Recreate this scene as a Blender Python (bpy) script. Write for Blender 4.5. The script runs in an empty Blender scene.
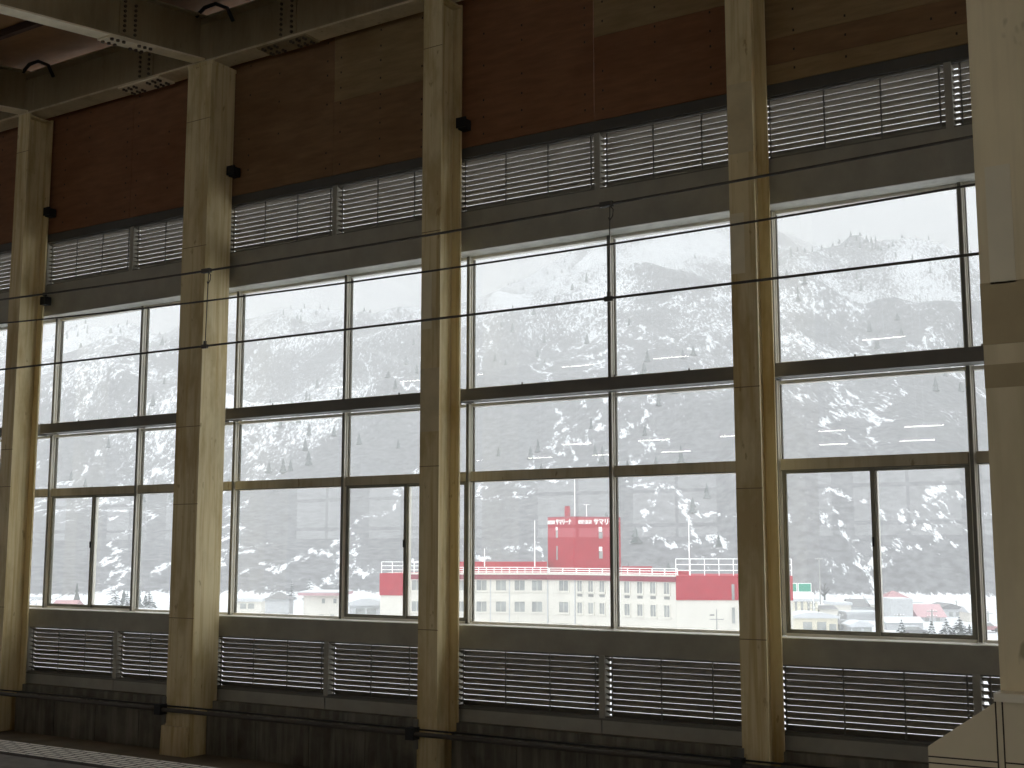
import bpy, math, random
import numpy as np
from mathutils import Vector, noise as mnoise
random.seed(7)
C = bpy.context.scene
COL = C.collection
E = 1.5            # lift: the near platform is z = 0, eye level 1.5 m; z below is counted from eye level

# ------------------------------------------------------------------ camera
CAM = np.array([11.0, -16.07, 0.0]); F = 1253.8
YAW, PIT = math.radians(-32.525), math.radians(7.562)
_f = np.array([math.sin(YAW)*math.cos(PIT), math.cos(YAW)*math.cos(PIT), math.sin(PIT)])
_r = np.array([math.cos(YAW), -math.sin(YAW), 0.0]); _u = np.cross(_r, _f)
cd = bpy.data.cameras.new('camera'); cam = bpy.data.objects.new('camera', cd); COL.objects.link(cam)
cam.location = (CAM[0], CAM[1], E)
cam.rotation_euler = (math.pi/2+PIT, 0, -YAW)
cd.sensor_width = 36; cd.lens = F/1024*36; cd.clip_end = 9000; cd.clip_start = .05
C.camera = cam
def bearing(u, v):
    d = (u-512)/F*_r + (384-v)/F*_u + _f
    return d
def place(u, v, D):                # a point at depth D metres along the view axis
    d = bearing(u, v); return CAM + d*D
def on_ground(u, v, z):            # where the sight line meets height z
    d = bearing(u, v); return CAM + d*(z/d[2])

# ------------------------------------------------------------------ materials
def nm(name):
    m = bpy.data.materials.new(name); m.use_nodes = True
    nt = m.node_tree; nt.nodes.clear()
    out = nt.nodes.new('ShaderNodeOutputMaterial')
    return m, nt, out
def N(nt, t, **kw):
    n = nt.nodes.new(t)
    for k, v in kw.items():
        if k.startswith('i_'):
            key = k[2:].replace('_', ' ')
            n.inputs[int(key) if key.isdigit() else key].default_value = v
        else: setattr(n, k, v)
    return n
def L(nt, a, b): nt.links.new(a, b)
def rgb(r, g, b): return (r, g, b, 1)
def pos(nt, sx=1, sy=1, sz=1):
    g = N(nt, 'ShaderNodeNewGeometry'); mp = N(nt, 'ShaderNodeMapping')
    mp.inputs['Scale'].default_value = (sx, sy, sz); L(nt, g.outputs['Position'], mp.inputs[0]); return mp.outputs[0]
def noise(nt, vec, scale, detail=4, rough=.55):
    n = N(nt, 'ShaderNodeTexNoise'); n.inputs['Scale'].default_value = scale
    n.inputs['Detail'].default_value = detail; n.inputs['Roughness'].default_value = rough
    L(nt, vec, n.inputs['Vector']); return n.outputs['Fac']
def ramp(nt, fac, stops):
    r = N(nt, 'ShaderNodeValToRGB'); cr = r.color_ramp
    while len(cr.elements) < len(stops): cr.elements.new(.5)
    for e, (p, c) in zip(cr.elements, stops):
        e.position = p; e.color = c if len(c) == 4 else (*c, 1)
    L(nt, fac, r.inputs[0]); return r.outputs[0]
def mix(nt, fac, a, b, mode='MIX'):
    m = N(nt, 'ShaderNodeMix', data_type='RGBA', blend_type=mode)
    for s, val in ((0, fac), (6, a), (7, b)):
        if hasattr(val, 'is_linked') or hasattr(val, 'links'): L(nt, val, m.inputs[s])
        else: m.inputs[s].default_value = val
    return m.outputs[2]
def math_(nt, op, a, b=None, c=None):
    m = N(nt, 'ShaderNodeMath', operation=op)
    for k, v in enumerate((a, b, c)):
        if v is None: continue
        if hasattr(v, 'links'): L(nt, v, m.inputs[k])
        else: m.inputs[k].default_value = v
    return m.outputs[0]
def bsdf(nt, out, col, rough=.6, metal=0, spec=.3, bump=None, bs=.2, bd=.01):
    b = N(nt, 'ShaderNodeBsdfPrincipled')
    b.inputs['Roughness'].default_value = rough; b.inputs['Metallic'].default_value = metal
    b.inputs['Specular IOR Level'].default_value = spec
    if hasattr(col, 'links'): L(nt, col, b.inputs['Base Color'])
    else: b.inputs['Base Color'].default_value = (*col[:3], 1)
    if bump is not None:
        bn = N(nt, 'ShaderNodeBump'); bn.inputs['Strength'].default_value = bs; bn.inputs['Distance'].default_value = bd
        L(nt, bump, bn.inputs['Height']); L(nt, bn.outputs[0], b.inputs['Normal'])
    L(nt, b.outputs[0], out.inputs[0]); return b
def plain(name, c, rough=.6, metal=0, spec=.3, var=.12, scale=3):
    m, nt, out = nm(name)
    f = noise(nt, pos(nt), scale, 5)
    a = tuple(x*(1-var) for x in c); b = tuple(min(1, x*(1+var)) for x in c)
    bsdf(nt, out, ramp(nt, f, [(.3, a), (.7, b)]), rough, metal, spec, f, .08)
    return m
def painted(name, c1, c2, c3, amount=.5, spec=.25):
    """old oil paint: blotchy repainted patches, vertical run marks, rust specks"""
    m, nt, out = nm(name)
    blotch = noise(nt, pos(nt, 1.6, 1.6, .55), 1.3, 5, .6)
    runs = noise(nt, pos(nt, 14, 14, .5), 1.0, 4, .6)
    specks = noise(nt, pos(nt, 5, 5, 2.2), 1.7, 3, .5)
    col = ramp(nt, blotch, [(.36, c2), (.5, c1), (.66, tuple(min(1, x*1.1) for x in c1))])
    col = mix(nt, math_(nt, 'MULTIPLY', ramp(nt, runs, [(.48, (0, 0, 0)), (.72, (1, 1, 1))]), amount), col, rgb(*c3))
    col = mix(nt, math_(nt, 'MULTIPLY', ramp(nt, specks, [(.68, (0, 0, 0)), (.74, (1, 1, 1))]), .55), col, rgb(c3[0]*.55, c3[1]*.5, c3[2]*.45))
    bsdf(nt, out, col, .55, 0, spec, blotch, .05)
    return m
M = {}
M['cream'] = painted('cream_paint', (.66, .555, .325), (.50, .39, .195), (.44, .295, .095), .75)
M['near_cream'] = painted('near_cream_paint', (.70, .60, .39), (.60, .51, .32), (.36, .28, .15), .3)
M['col_patch'] = plain('column_pale_patch', (.74, .66, .46), .5, var=.06)
M['col_patch_dark'] = plain('column_grimy_repaint', (.58, .49, .30), .55, var=.12)
M['seam'] = plain('rusty_seam', (.23, .17, .09), .7)
M['patch_dark'] = plain('ochre_repaint', (.42, .335, .19), .6, var=.12)
M['patch_light'] = plain('pale_repaint', (.72, .65, .48), .6, var=.06)
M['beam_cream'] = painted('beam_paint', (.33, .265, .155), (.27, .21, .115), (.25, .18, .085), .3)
M['flange_lit'] = painted('lit_eave_paint', (.60, .51, .34), (.50, .41, .25), (.40, .29, .14), .3)  # lighter copy of the beam paint, light on the eave underside painted in
M['beam_lit'] = plain('lit_flange_paint', (.80, .71, .52), .6)  # beam paint lightened further, sky light on the undersides put into the colour
M['grey_steel'] = plain('grey_green_steel', (.35, .335, .28), .55, var=.1, spec=.2)
M['trim_dark'] = plain('charcoal_trim', (.085, .08, .068), .5, var=.08)
M['soffit'] = plain('lit_mottled_flange', (.50, .49, .43), .6, var=.15, scale=6)  # mottled steel lightened, window light on the flanges painted in
M['dark_steel'] = plain('dark_grey_steel', (.165, .156, .135), .5, var=.1, spec=.25)
M['transom'] = painted('transom_paint', (.50, .45, .33), (.42, .37, .26), (.30, .20, .09), .3)
M['alu'] = plain('aluminium_frame', (.80, .77, .68), .4, .0, .5, var=.06)
M['alu_dark'] = plain('dark_bronze_frame', (.17, .163, .132), .45, .0, .35, var=.08)
M['sash'] = plain('bronze_sash', (.21, .20, .155), .45, .0, .35, var=.08)
M['slat'] = plain('louvre_slat', (.20, .172, .128), .6, var=.1)
M['black'] = plain('black_rubber', (.02, .02, .02), .6)
M['cable'] = plain('tarnished_wire', (.07, .062, .052), .6)
M['panel'] = plain('beige_panel', (.70, .61, .42), .5, var=.03, spec=.3)
M['panel_cap'] = plain('lit_beige_cap', (.80, .73, .57), .4, var=.04)  # panel beige lightened, the light on the cap top is in the colour
M['groove'] = plain('panel_groove', (.06, .045, .03), .8)
M['purlin'] = plain('purlin_brown', (.10, .06, .045), .7)
M['bolt'] = plain('brown_bolt', (.10, .075, .05), .6)
M['nail'] = plain('dark_screw', (.03, .02, .012), .6)
def plywood(name, c):
    m, nt, out = nm(name)
    grain = noise(nt, pos(nt, .8, 1, 5), 2.2, 6, .6)
    stain = noise(nt, pos(nt, .7, 1, 1.3), .9, 4, .6)
    col = ramp(nt, grain, [(.3, tuple(x*.82 for x in c)), (.7, tuple(x*1.14 for x in c))])
    col = mix(nt, math_(nt, 'MULTIPLY', ramp(nt, stain, [(.45, (0, 0, 0)), (.7, (1, 1, 1))]), .45), col, rgb(c[0]*.62, c[1]*.5, c[2]*.4))
    bsdf(nt, out, col, .7, 0, .15, grain, .1); return m
M['ply_red'] = plywood('plywood_red_brown', (.23, .11, .055))
M['ply_mid'] = plywood('plywood_mid_brown', (.23, .135, .068))
M['ply_tan'] = plywood('plywood_tan', (.29, .20, .10))
M['deck'] = plywood('roof_deck_wood', (.36, .205, .10))
def concrete():
    m, nt, out = nm('stained_concrete')
    a = noise(nt, pos(nt, 1, 1, 1), 1.6, 6, .6)
    s = noise(nt, pos(nt, 7, 7, .7), 1.1, 4, .6)
    col = ramp(nt, a, [(.3, (.085, .078, .062)), (.7, (.20, .185, .15))])
    col = mix(nt, math_(nt, 'MULTIPLY', ramp(nt, s, [(.45, (0, 0, 0)), (.68, (1, 1, 1))]), .6), col, rgb(.30, .285, .24))
    bsdf(nt, out, col, .85, 0, .15, a, .3); return m
M['concrete'] = concrete()
M['track'] = plain('track_slab', (.17, .14, .10), .9, var=.25, scale=1.5)
M['platform'] = plain('platform_asphalt', (.20, .185, .165), .75, var=.18, scale=9)
def tactile():
    m, nt, out = nm('ribbed_edge_tile')
    b = N(nt, 'ShaderNodeTexBrick'); b.offset = .5
    b.inputs['Color1'].default_value = rgb(.92, .89, .80); b.inputs['Color2'].default_value = rgb(.80, .77, .68)
    b.inputs['Mortar'].default_value = rgb(.07, .06, .05)
    b.inputs['Scale'].default_value = 1; b.inputs['Mortar Size'].default_value = .009
    b.inputs['Brick Width'].default_value = .21; b.inputs['Row Height'].default_value = .053
    L(nt, pos(nt), b.inputs['Vector'])
    bsdf(nt, out, b.outputs['Color'], .6, 0, .3, b.outputs['Fac'], -.4); return m
M['tactile'] = tactile()
def glass():
    m, nt, out = nm('window_glass')
    g = N(nt, 'ShaderNodeNewGeometry'); dt = N(nt, 'ShaderNodeVectorMath', operation='DOT_PRODUCT')
    L(nt, g.outputs['Incoming'], dt.inputs[0]); L(nt, g.outputs['Normal'], dt.inputs[1])
    sch = math_(nt, 'POWER', math_(nt, 'SUBTRACT', 1.0, math_(nt, 'ABSOLUTE', dt.outputs['Value'])), 5.0)
    fac = math_(nt, 'MULTIPLY_ADD', sch, .967, .033)
    tr = N(nt, 'ShaderNodeBsdfTransparent'); tr.inputs[0].default_value = rgb(.975, .985, .985)
    gl = N(nt, 'ShaderNodeBsdfGlossy'); gl.inputs['Roughness'].default_value = 0.0
    mx = N(nt, 'ShaderNodeMixShader'); L(nt, fac, mx.inputs[0]); L(nt, tr.outputs[0], mx.inputs[1]); L(nt, gl.outputs[0], mx.inputs[2])
    L(nt, mx.outputs[0], out.inputs[0]); return m
M['glass'] = glass()
def lamp(name, c, s):
    m, nt, out = nm(name); e = N(nt, 'ShaderNodeEmission'); e.inputs[0].default_value = rgb(*c); e.inputs[1].default_value = s
    L(nt, e.outputs[0], out.inputs[0]); return m
M['tube'] = lamp('lit_fluorescent_tube', (1, .97, .90), 14)
M['white_metal'] = plain('white_enamel', (.75, .75, .73), .4)
# outside
M['snow'] = plain('snow', (.55, .565, .585), .8, var=.05, scale=.2)
M['hotel_white'] = plain('white_render', (.64, .615, .555), .8, var=.04, scale=.5)
M['hotel_red'] = plain('crimson_cladding', (.37, .028, .043), .7, var=.06, scale=.8)
M['hotel_red_dull'] = plain('maroon_fascia', (.24, .045, .06), .7, var=.08)
M['out_glass'] = plain('grey_window_pane', (.30, .31, .30), .25, spec=.5, var=.25, scale=.6)
M['vent'] = plain('grey_vent', (.25, .25, .24), .6)
M['letter'] = plain('white_lettering', (.93, .93, .91), .6, var=.01)
M['bark'] = plain('dark_bark', (.06, .055, .05), .9)
M['needles'] = plain('dark_needles', (.06, .075, .07), .9, var=.3, scale=.8)
M['roof_grey'] = plain('grey_roof', (.20, .20, .20), .7)
M['wall_grey'] = plain('pale_grey_siding', (.48, .49, .50), .7)
M['wall_cream'] = plain('cream_siding', (.66, .62, .50), .7)
M['roof_pink'] = plain('faded_red_roof', (.48, .31, .325), .7)
M['roof_red'] = plain('red_roof', (.36, .18, .19), .7)
M['sign_green'] = plain('road_sign_green', (.03, .30, .20), .5, var=.04)
M['pole'] = plain('concrete_pole', (.32, .32, .31), .7)
def mountain_mat():
    m, nt, out = nm('snowy_forest_slope')
    def fall(k, kz):               # coordinates drawn out down the fall line of the slope
        g0 = N(nt, 'ShaderNodeNewGeometry'); q = N(nt, 'ShaderNodeMapping'); q.vector_type = 'TEXTURE'
        q.inputs['Rotation'].default_value = (0, 0, .568); q.inputs['Scale'].default_value = (1, k, kz)
        L(nt, g0.outputs['Position'], q.inputs[0]); return q.outputs[0]
    fine = noise(nt, fall(4.2, 2.2), .75, 4, .85)
    mid = noise(nt, fall(3.2, 1.5), .045, 5, .65)
    big = noise(nt, fall(2, 1.2), .0085, 4, .55)
    g = N(nt, 'ShaderNodeNewGeometry'); s = N(nt, 'ShaderNodeSeparateXYZ'); L(nt, g.outputs['Position'], s.inputs[0])
    hz = N(nt, 'ShaderNodeMapRange'); hz.inputs[1].default_value = 10; hz.inputs[2].default_value = 180
    hz.inputs[3].default_value = -.135; hz.inputs[4].default_value = .085; L(nt, s.outputs[2], hz.inputs[0])
    v = math_(nt, 'ADD', fine, math_(nt, 'MULTIPLY', math_(nt, 'SUBTRACT', big, .5), .85))
    v = math_(nt, 'ADD', v, math_(nt, 'MULTIPLY', math_(nt, 'SUBTRACT', mid, .5), .5))
    v = math_(nt, 'ADD', v, hz.outputs[0])
    ft = N(nt, 'ShaderNodeMapRange'); ft.inputs[1].default_value = -10.6; ft.inputs[2].default_value = -8.6
    ft.inputs[3].default_value = .42; ft.inputs[4].default_value = 0; L(nt, s.outputs[2], ft.inputs[0])
    v = math_(nt, 'ADD', v, ft.outputs[0])
    mask = ramp(nt, v, [(.56, (0, 0, 0)), (.625, (1, 1, 1))])
    gully = noise(nt, fall(3.0, 1.6), .016, 4, .6)
    lines = math_(nt, 'SUBTRACT', 1.0, math_(nt, 'MULTIPLY', math_(nt, 'ABSOLUTE', math_(nt, 'SUBTRACT', gully, .5)), 30.0))
    brk = noise(nt, fall(3.5, 2), .36, 4, .8)
    lines = math_(nt, 'ADD', lines, math_(nt, 'MULTIPLY', math_(nt, 'SUBTRACT', brk, .58), 5.0))
    gm = ramp(nt, lines, [(.45, (0, 0, 0)), (.7, (1, 1, 1))])
    mask = mix(nt, 1.0, mask, gm, 'LIGHTEN')
    tone = noise(nt, pos(nt, 1, 1, .3), .35, 4, .6)
    dark = ramp(nt, tone, [(.35, (.095, .095, .098)), (.65, (.185, .185, .192))])
    bsdf(nt, out, mix(nt, mask, dark, rgb(.66, .68, .70)), .95, 0, .05)
    return m
M['mountain'] = mountain_mat()
def fog(name, dens):
    m, nt, out = nm(name)
    v = N(nt, 'ShaderNodeVolumeScatter'); v.inputs['Color'].default_value = rgb(1, 1, 1)
    v.inputs['Density'].default_value = dens; v.inputs['Anisotropy'].default_value = 0.0
    L(nt, v.outputs[0], out.inputs['Volume']); return m

# ------------------------------------------------------------------ mesh building
class MB:
    def __init__(s): s.v = []; s.f = []
    def add(s, vs, fs):
        b = len(s.v); s.v += [tuple(map(float, p)) for p in vs]; s.f += [tuple(i+b for i in f) for f in fs]; return s
    def box(s, x0, x1, y0, y1, z0, z1):
        if x0 > x1: x0, x1 = x1, x0
        if y0 > y1: y0, y1 = y1, y0
        if z0 > z1: z0, z1 = z1, z0
        return s.add([(x0,y0,z0),(x1,y0,z0),(x1,y1,z0),(x0,y1,z0),(x0,y0,z1),(x1,y0,z1),(x1,y1,z1),(x0,y1,z1)],
                     [(0,3,2,1),(4,5,6,7),(0,1,5,4),(1,2,6,5),(2,3,7,6),(3,0,4,7)])
    def prism(s, poly, a, b):          # poly: list of points; swept by vector from a to b (offsets)
        n = len(poly); A = [tuple(np.add(p, a)) for p in poly]; B = [tuple(np.add(p, b)) for p in poly]
        return s.add(A+B, [tuple(range(n))[::-1], tuple(range(n, 2*n))]+[(i, (i+1) % n, n+(i+1) % n, n+i) for i in range(n)])
    def tube(s, pts, r, n=8):
        pts = [Vector(p) for p in pts]; rings = []
        for i, p in enumerate(pts):
            d = (pts[min(i+1, len(pts)-1)]-pts[max(i-1, 0)]).normalized()
            a = d.orthogonal().normalized() if abs(d.z) > .95 else d.cross(Vector((0, 0, 1))).normalized()
            b = d.cross(a)
            rr = r[i] if isinstance(r, (list, tuple)) else r
            rings.append([p+a*rr*math.cos(2*math.pi*k/n)+b*rr*math.sin(2*math.pi*k/n) for k in range(n)])
        vs = [q for R in rings for q in R]; fs = []
        for i in range(len(pts)-1):
            for k in range(n): fs.append((i*n+k, i*n+(k+1) % n, (i+1)*n+(k+1) % n, (i+1)*n+k))
        fs += [tuple(range(n))[::-1], tuple(range((len(pts)-1)*n, len(pts)*n))]
        return s.add(vs, fs)
    def bar(s, p, q, w, h):            # rectangular bar from p to q
        p = Vector(p); q = Vector(q); d = (q-p).normalized()
        a = d.cross(Vector((0, 0, 1))); a = Vector((1, 0, 0)) if a.length < .01 else a.normalized(); b = a.cross(d).normalized()
        o = [a*w/2+b*h/2, -a*w/2+b*h/2, -a*w/2-b*h/2, a*w/2-b*h/2]
        return s.add([p+k for k in o]+[q+k for k in o], [(0,1,2,3),(7,6,5,4),(0,4,5,1),(1,5,6,2),(2,6,7,3),(3,7,4,0)])
    def build(s, name, mat, parent=None, origin=None, smooth=False):
        if parent is not None:
            w = np.zeros(3); q = parent
            while q is not None: w += np.array(q.location); q = q.parent
        else: w = np.array(origin if origin is not None else (0, 0, 0), float)+np.array((0, 0, E))
        V = np.array(s.v)+np.array((0, 0, E))-w
        me = bpy.data.meshes.new(name); me.from_pydata(V.tolist(), [], s.f); me.update()
        me.materials.append(M[mat] if isinstance(mat, str) else mat)
        if smooth:
            for p in me.polygons: p.use_smooth = True
        o = bpy.data.objects.new(name, me); COL.objects.link(o)
        if parent is not None: o.parent = parent
        else: o.location = w
        return o
def tag(o, label, cat, group=None, kind=None):
    if label: o['label'] = label
    if cat: o['category'] = cat
    if group: o['group'] = group
    if kind: o['kind'] = kind
    return o
def thing(name, loc, label, cat, group=None):
    o = bpy.data.objects.new(name, None); COL.objects.link(o); o.empty_display_size = .2
    o.location = (loc[0], loc[1], loc[2]+E); return tag(o, label, cat, group, 'thing')
def each(name, mat, parent, boxes):
    return [MB().box(*b).build(name, mat, parent) for b in boxes]
def bolt_set(parent, pts, axis, r, h):
    first = None
    for p in pts:
        if first is None:
            first = bolts(MB(), [p], axis, r, h).build('bolt', 'bolt', parent); p0 = p
        else:
            o = first.copy(); COL.objects.link(o); o.parent = parent
            o.location = Vector(first.location)+Vector((p[0]-p0[0], p[1]-p0[1], p[2]-p0[2]))
def struct(o): o['kind'] = 'structure'; return o
def B(*a): return MB().box(*a)
def shift(root, d):
    root.location = Vector(root.location)+Vector(d)

# ------------------------------------------------------------------ columns along the window wall
ZF = -3.35          # track bed level
ZB = 8.56           # underside of the eave beam
def h_column(x, label, patch=None):
    t = thing('steel_column', (x, -.83, ZF), label, 'column', 'columns along the window wall')
    B(x-.175, x+.175, -1.10, -1.065, ZF, ZB).build('front_flange', 'cream', t)
    B(x-.175, x+.175, -.585, -.55, ZF, ZB).build('rear_flange', 'cream', t)
    B(x-.02, x+.02, -1.065, -.585, ZF, ZB).build('web', 'cream', t)
    each('stiffener', 'cream', t, [(x+sx*.17, x+sx*.021, -1.064, -.586, 8.50, 8.53) for sx in (-1, 1)])
    if patch: B(x-.165, x+.02, -1.103, -1.10, patch[0], patch[1]).build('tone_patch', 'col_patch', t)  # paler rectangle on the front flange
    if patch: B(x-.174, x+.174, -1.102, -1.10, patch[2], patch[3]).build('tone_patch', 'col_patch_dark', t)
    return t
h_column(-15, 'narrow cream steel column at the far left beyond the leftmost bay')
h_column(-10, 'leftmost narrow cream steel column standing at the picture edge')
h_column(0, 'narrow cream steel column right of the broad square column', (3.3, 4.2, 1.75, 2.7))
h_column(5, 'narrow cream steel column between the hotel view and the road sign view', (3.55, 4.35, 5.15, 6.1))
t = thing('steel_column', (-5.1, -.8, ZF), 'broad square cream column carrying the sloping roof girder', 'column', 'columns along the window wall')
B(-5.39, -4.81, -1.10, -.52, ZF, 8.50).build('shaft', 'cream', t)
m = MB()
m.add([(-5.43,-1.17,ZF),(-4.83,-1.17,ZF),(-4.83,-.62,ZF),(-5.43,-.62,ZF),(-5.43,-1.15,-2.88),(-4.86,-1.15,-2.88),(-4.86,-.62,-2.88),(-5.43,-.62,-2.88)],
      [(0,3,2,1),(4,5,6,7),(0,1,5,4),(1,2,6,5),(2,3,7,6),(3,0,4,7)])
m.build('base_plinth', 'cream', t)
B(-5.40, -4.80, -1.112, -.51, 8.50, 8.56).build('cap_plate', 'cream', t)
h_column(10, 'narrow cream steel column hidden behind the broad near column')

for o in [q for q in COL.objects if q.name.startswith('steel_column')]:
    x = o.location.x; w = .291 if abs(x+5.1) < .01 else .1755
    for k, zz in enumerate((-1.15, 1.0, 2.05, 5.0, 7.6)):
        zz += .23*math.sin(x*3.1+k*1.7)
        B(x-w, x+w, -1.1015, -1.09, zz, zz+.012).build('weld_seam', 'seam', o)
# ------------------------------------------------------------------ eave beam, one length per bay
def bolts(m, pts, axis, r=.028, h=.03):
    for p in pts:
        poly = []
        for k in range(6):
            a = math.pi/3*k
            if axis == 'z': poly.append((p[0]+r*math.cos(a), p[1]+r*math.sin(a), p[2]))
            elif axis == 'y': poly.append((p[0]+r*math.cos(a), p[1], p[2]+r*math.sin(a)))
            else: poly.append((p[0], p[1]+r*math.cos(a), p[2]+r*math.sin(a)))
        e = {'z': (0, 0, h), 'y': (0, h, 0), 'x': (h, 0, 0)}[axis]
        m.prism(poly, (0, 0, 0), e)
    return m
bay_words = {-15: 'left of the leftmost column', -10: 'between the leftmost column and the broad square column',
             -5: 'right of the broad square column', 0: 'above the hotel view', 5: 'beside the broad near column', 10: 'behind the broad near column'}
for x in (-15, -10, -5, 0, 5, 10):
    x0 = x+.003; x1 = x+4.997
    t = thing('eave_beam', ((x0+x1)/2, -.9, ZB), 'cream bolted eave beam ' + bay_words[x], 'beam', 'eave beam lengths')
    B(x0, x1, -1.10, -.70, ZB, ZB+.035).build('bottom_flange', 'flange_lit', t)
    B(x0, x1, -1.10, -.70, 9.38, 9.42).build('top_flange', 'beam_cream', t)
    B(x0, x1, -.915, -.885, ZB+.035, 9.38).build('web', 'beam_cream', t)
    if x in (-10, -5, 0):
        c = {-10: -6.72, -5: -3.2, 0: 3.3}[x]
        s = B(c-.55, c+.55, -1.09, -.71, ZB-.028, ZB).build('flange_splice', 'beam_lit' if x == -10 else 'beam_cream', t)
        pts = [(c+dx, y, ZB-.06) for dx in (-.46, -.32, -.18, .18, .32, .46) for y in (-1.03, -.97, -.83, -.77)]
        bolt_set(s, pts, 'z', .026, .032)
        s = B(c-.20, c+.20, -.945, -.915, ZB+.10, 9.30).build('web_splice', 'beam_cream', t)
        pts = [(c+dx, -.975, ZB+.17+k*.092) for dx in (-.12, .12) for k in range(7)]
        bolt_set(s, pts, 'y', .026, .03)

# sloping roof girders that spring from the columns over the tracks
SL = .135
def zr(y): return 8.57+SL*(y+1.2)         # underside of a girder
def girder(x, label, pale):
    t = thing('roof_girder', (x, -1.12, zr(-1.12)), label, 'beam', 'roof girders')
    y0, y1 = -1.13, -24.0
    def strip(xa, xb, dz0, dz1):
        return MB().add([(xa,y0,zr(y0)+dz0),(xb,y0,zr(y0)+dz0),(xb,y1,zr(y1)+dz0),(xa,y1,zr(y1)+dz0),
                         (xa,y0,zr(y0)+dz1),(xb,y0,zr(y0)+dz1),(xb,y1,zr(y1)+dz1),(xa,y1,zr(y1)+dz1)],
                        [(0,1,2,3),(4,7,6,5),(0,4,5,1),(1,5,6,2),(2,6,7,3),(3,7,4,0)])
    strip(x-.15, x+.15, 0, .03).build('bottom_flange', 'beam_lit', t)
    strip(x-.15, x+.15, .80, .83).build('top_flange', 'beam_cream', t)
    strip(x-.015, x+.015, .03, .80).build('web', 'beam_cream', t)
    if x not in (-5.1, -10): return t
    c = -2.72
    s = MB().add([(x+sx*.15, c+sy*.48, zr(c+sy*.48)+dz) for dz in (-.03, -.002) for sx, sy in ((-1,-1),(1,-1),(1,1),(-1,1))],
                 [(0,3,2,1),(4,5,6,7),(0,1,5,4),(1,2,6,5),(2,3,7,6),(3,0,4,7)]).build('flange_splice', 'beam_lit', t)
    bolt_set(s, [(x+dx, c+dy, zr(c+dy)-.065) for dx in (-.11, .11) for dy in (-.4, -.28, -.16, .16, .28, .4)], 'z', .03, .035)
    s = B(x+.015, x+.04, c-.2, c+.2, zr(c)+.10, zr(c)+.72).build('web_splice', 'beam_cream', t)
    bolt_set(s, [(x+.04, c+dy, zr(c)+.16+k*.085) for dy in (-.11, .11) for k in range(7)], 'x', .026, .03)
    return t
girder(-5.1, 'sloping cream roof girder springing from the broad square column', True)
girder(-10, 'sloping cream roof girder springing from the leftmost narrow column', True)
for x, w in ((-15, 'at the far left end'), (0, 'above the narrow column right of the broad square one'), (5, 'above the hotel view column'), (10, 'above the broad near column')):
    girder(x, 'sloping cream roof girder ' + w, True)

# roof deck, purlins
m = MB()
zd = lambda y: zr(y)+.985
m.add([(-60,-.2,zd(-.2)),(60,-.2,zd(-.2)),(60,-24,zd(-24)),(-60,-24,zd(-24)),(-60,-.2,zd(-.2)+.1),(60,-.2,zd(-.2)+.1),(60,-24,zd(-24)+.1),(-60,-24,zd(-24)+.1)],
      [(0,1,2,3),(4,7,6,5),(0,4,5,1),(1,5,6,2),(2,6,7,3),(3,7,4,0)])
m.add([(-60,-24,zd(-24)),(60,-24,zd(-24)),(60,-40,zd(-24)+2),(-60,-40,zd(-24)+2),(-60,-24,zd(-24)+.1),(60,-24,zd(-24)+.1),(60,-40,zd(-24)+2.1),(-60,-40,zd(-24)+2.1)],
      [(0,1,2,3),(4,7,6,5),(0,4,5,1),(1,5,6,2),(2,6,7,3),(3,7,4,0)])
struct(m.build('ceiling', 'deck'))
for k, y in enumerate((-2.75, -4.6, -6.4)):
    z = zr(y)+.94
    t = tag(MB().box(-20, 20, y-.05, y+.05, z-.10, z+.035).build('roof_purlin', 'purlin', origin=(0, y, z-.1)),
        ('dark brown roof purlin crossing the roof deck beside the eave beam', 'dark brown roof purlin second from the eave beam', 'dark brown roof purlin third from the eave beam')[k], 'purlin', 'roof purlins', 'thing')

# ------------------------------------------------------------------ wall bays
view = {-15: 'left of the leftmost column', -10: 'left of the broad square column', -5: 'right of the broad square column',
        0: 'in the hotel bay', 5: 'in the bay beside the broad near column', 10: 'behind the broad near column'}
SLIDING = {-10, -2.5, 5}
def louvre(x0, x1, z0, z1, n, vert, label, post_only=False):
    xc = (x0+x1)/2
    t = thing('louvre_panel', (xc, -.35, z0), label, 'louvre', 'louvres in the window wall')
    yi, yo = -.385, -.30
    B(x0-.045, x0+.045, -.43, -.27, z0, z1).build('post', 'grey_steel', t)
    each('frame_rail', 'dark_steel', t, [(x0+.045, x1-.045, -.42, -.27, z0, z0+.022), (x0+.045, x1-.045, -.42, -.27, z1-.022, z1)])
    p = (z1-z0-.05)/n; m = MB()
    for k in range(n):
        zt = z0+.025+p*(k+1)-.004; th = .006
        for a, b, hh in ((x0+.105, x1-.05, vert), (x0+.046, x0+.104, vert*.62)):
            poly = [(a, yi-.012, zt-.012), (a, yi-.012, zt), (a, yi, zt), (a, yo, zt-hh), (a, yo, zt-hh-th), (a, yi-.002, zt-th-.004)]
            m.prism(poly, (0, 0, 0), (b-a, 0, 0))
    m.build('slats', 'slat', t)
    for fr in (.06, .36, .66, .955):
        xx = x0+(x1-x0)*fr
        B(xx-.011, xx+.011, yi-.019, yi-.013, z0+.022, z1-.022).build('bracket', 'dark_steel', t)
    return t
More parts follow.
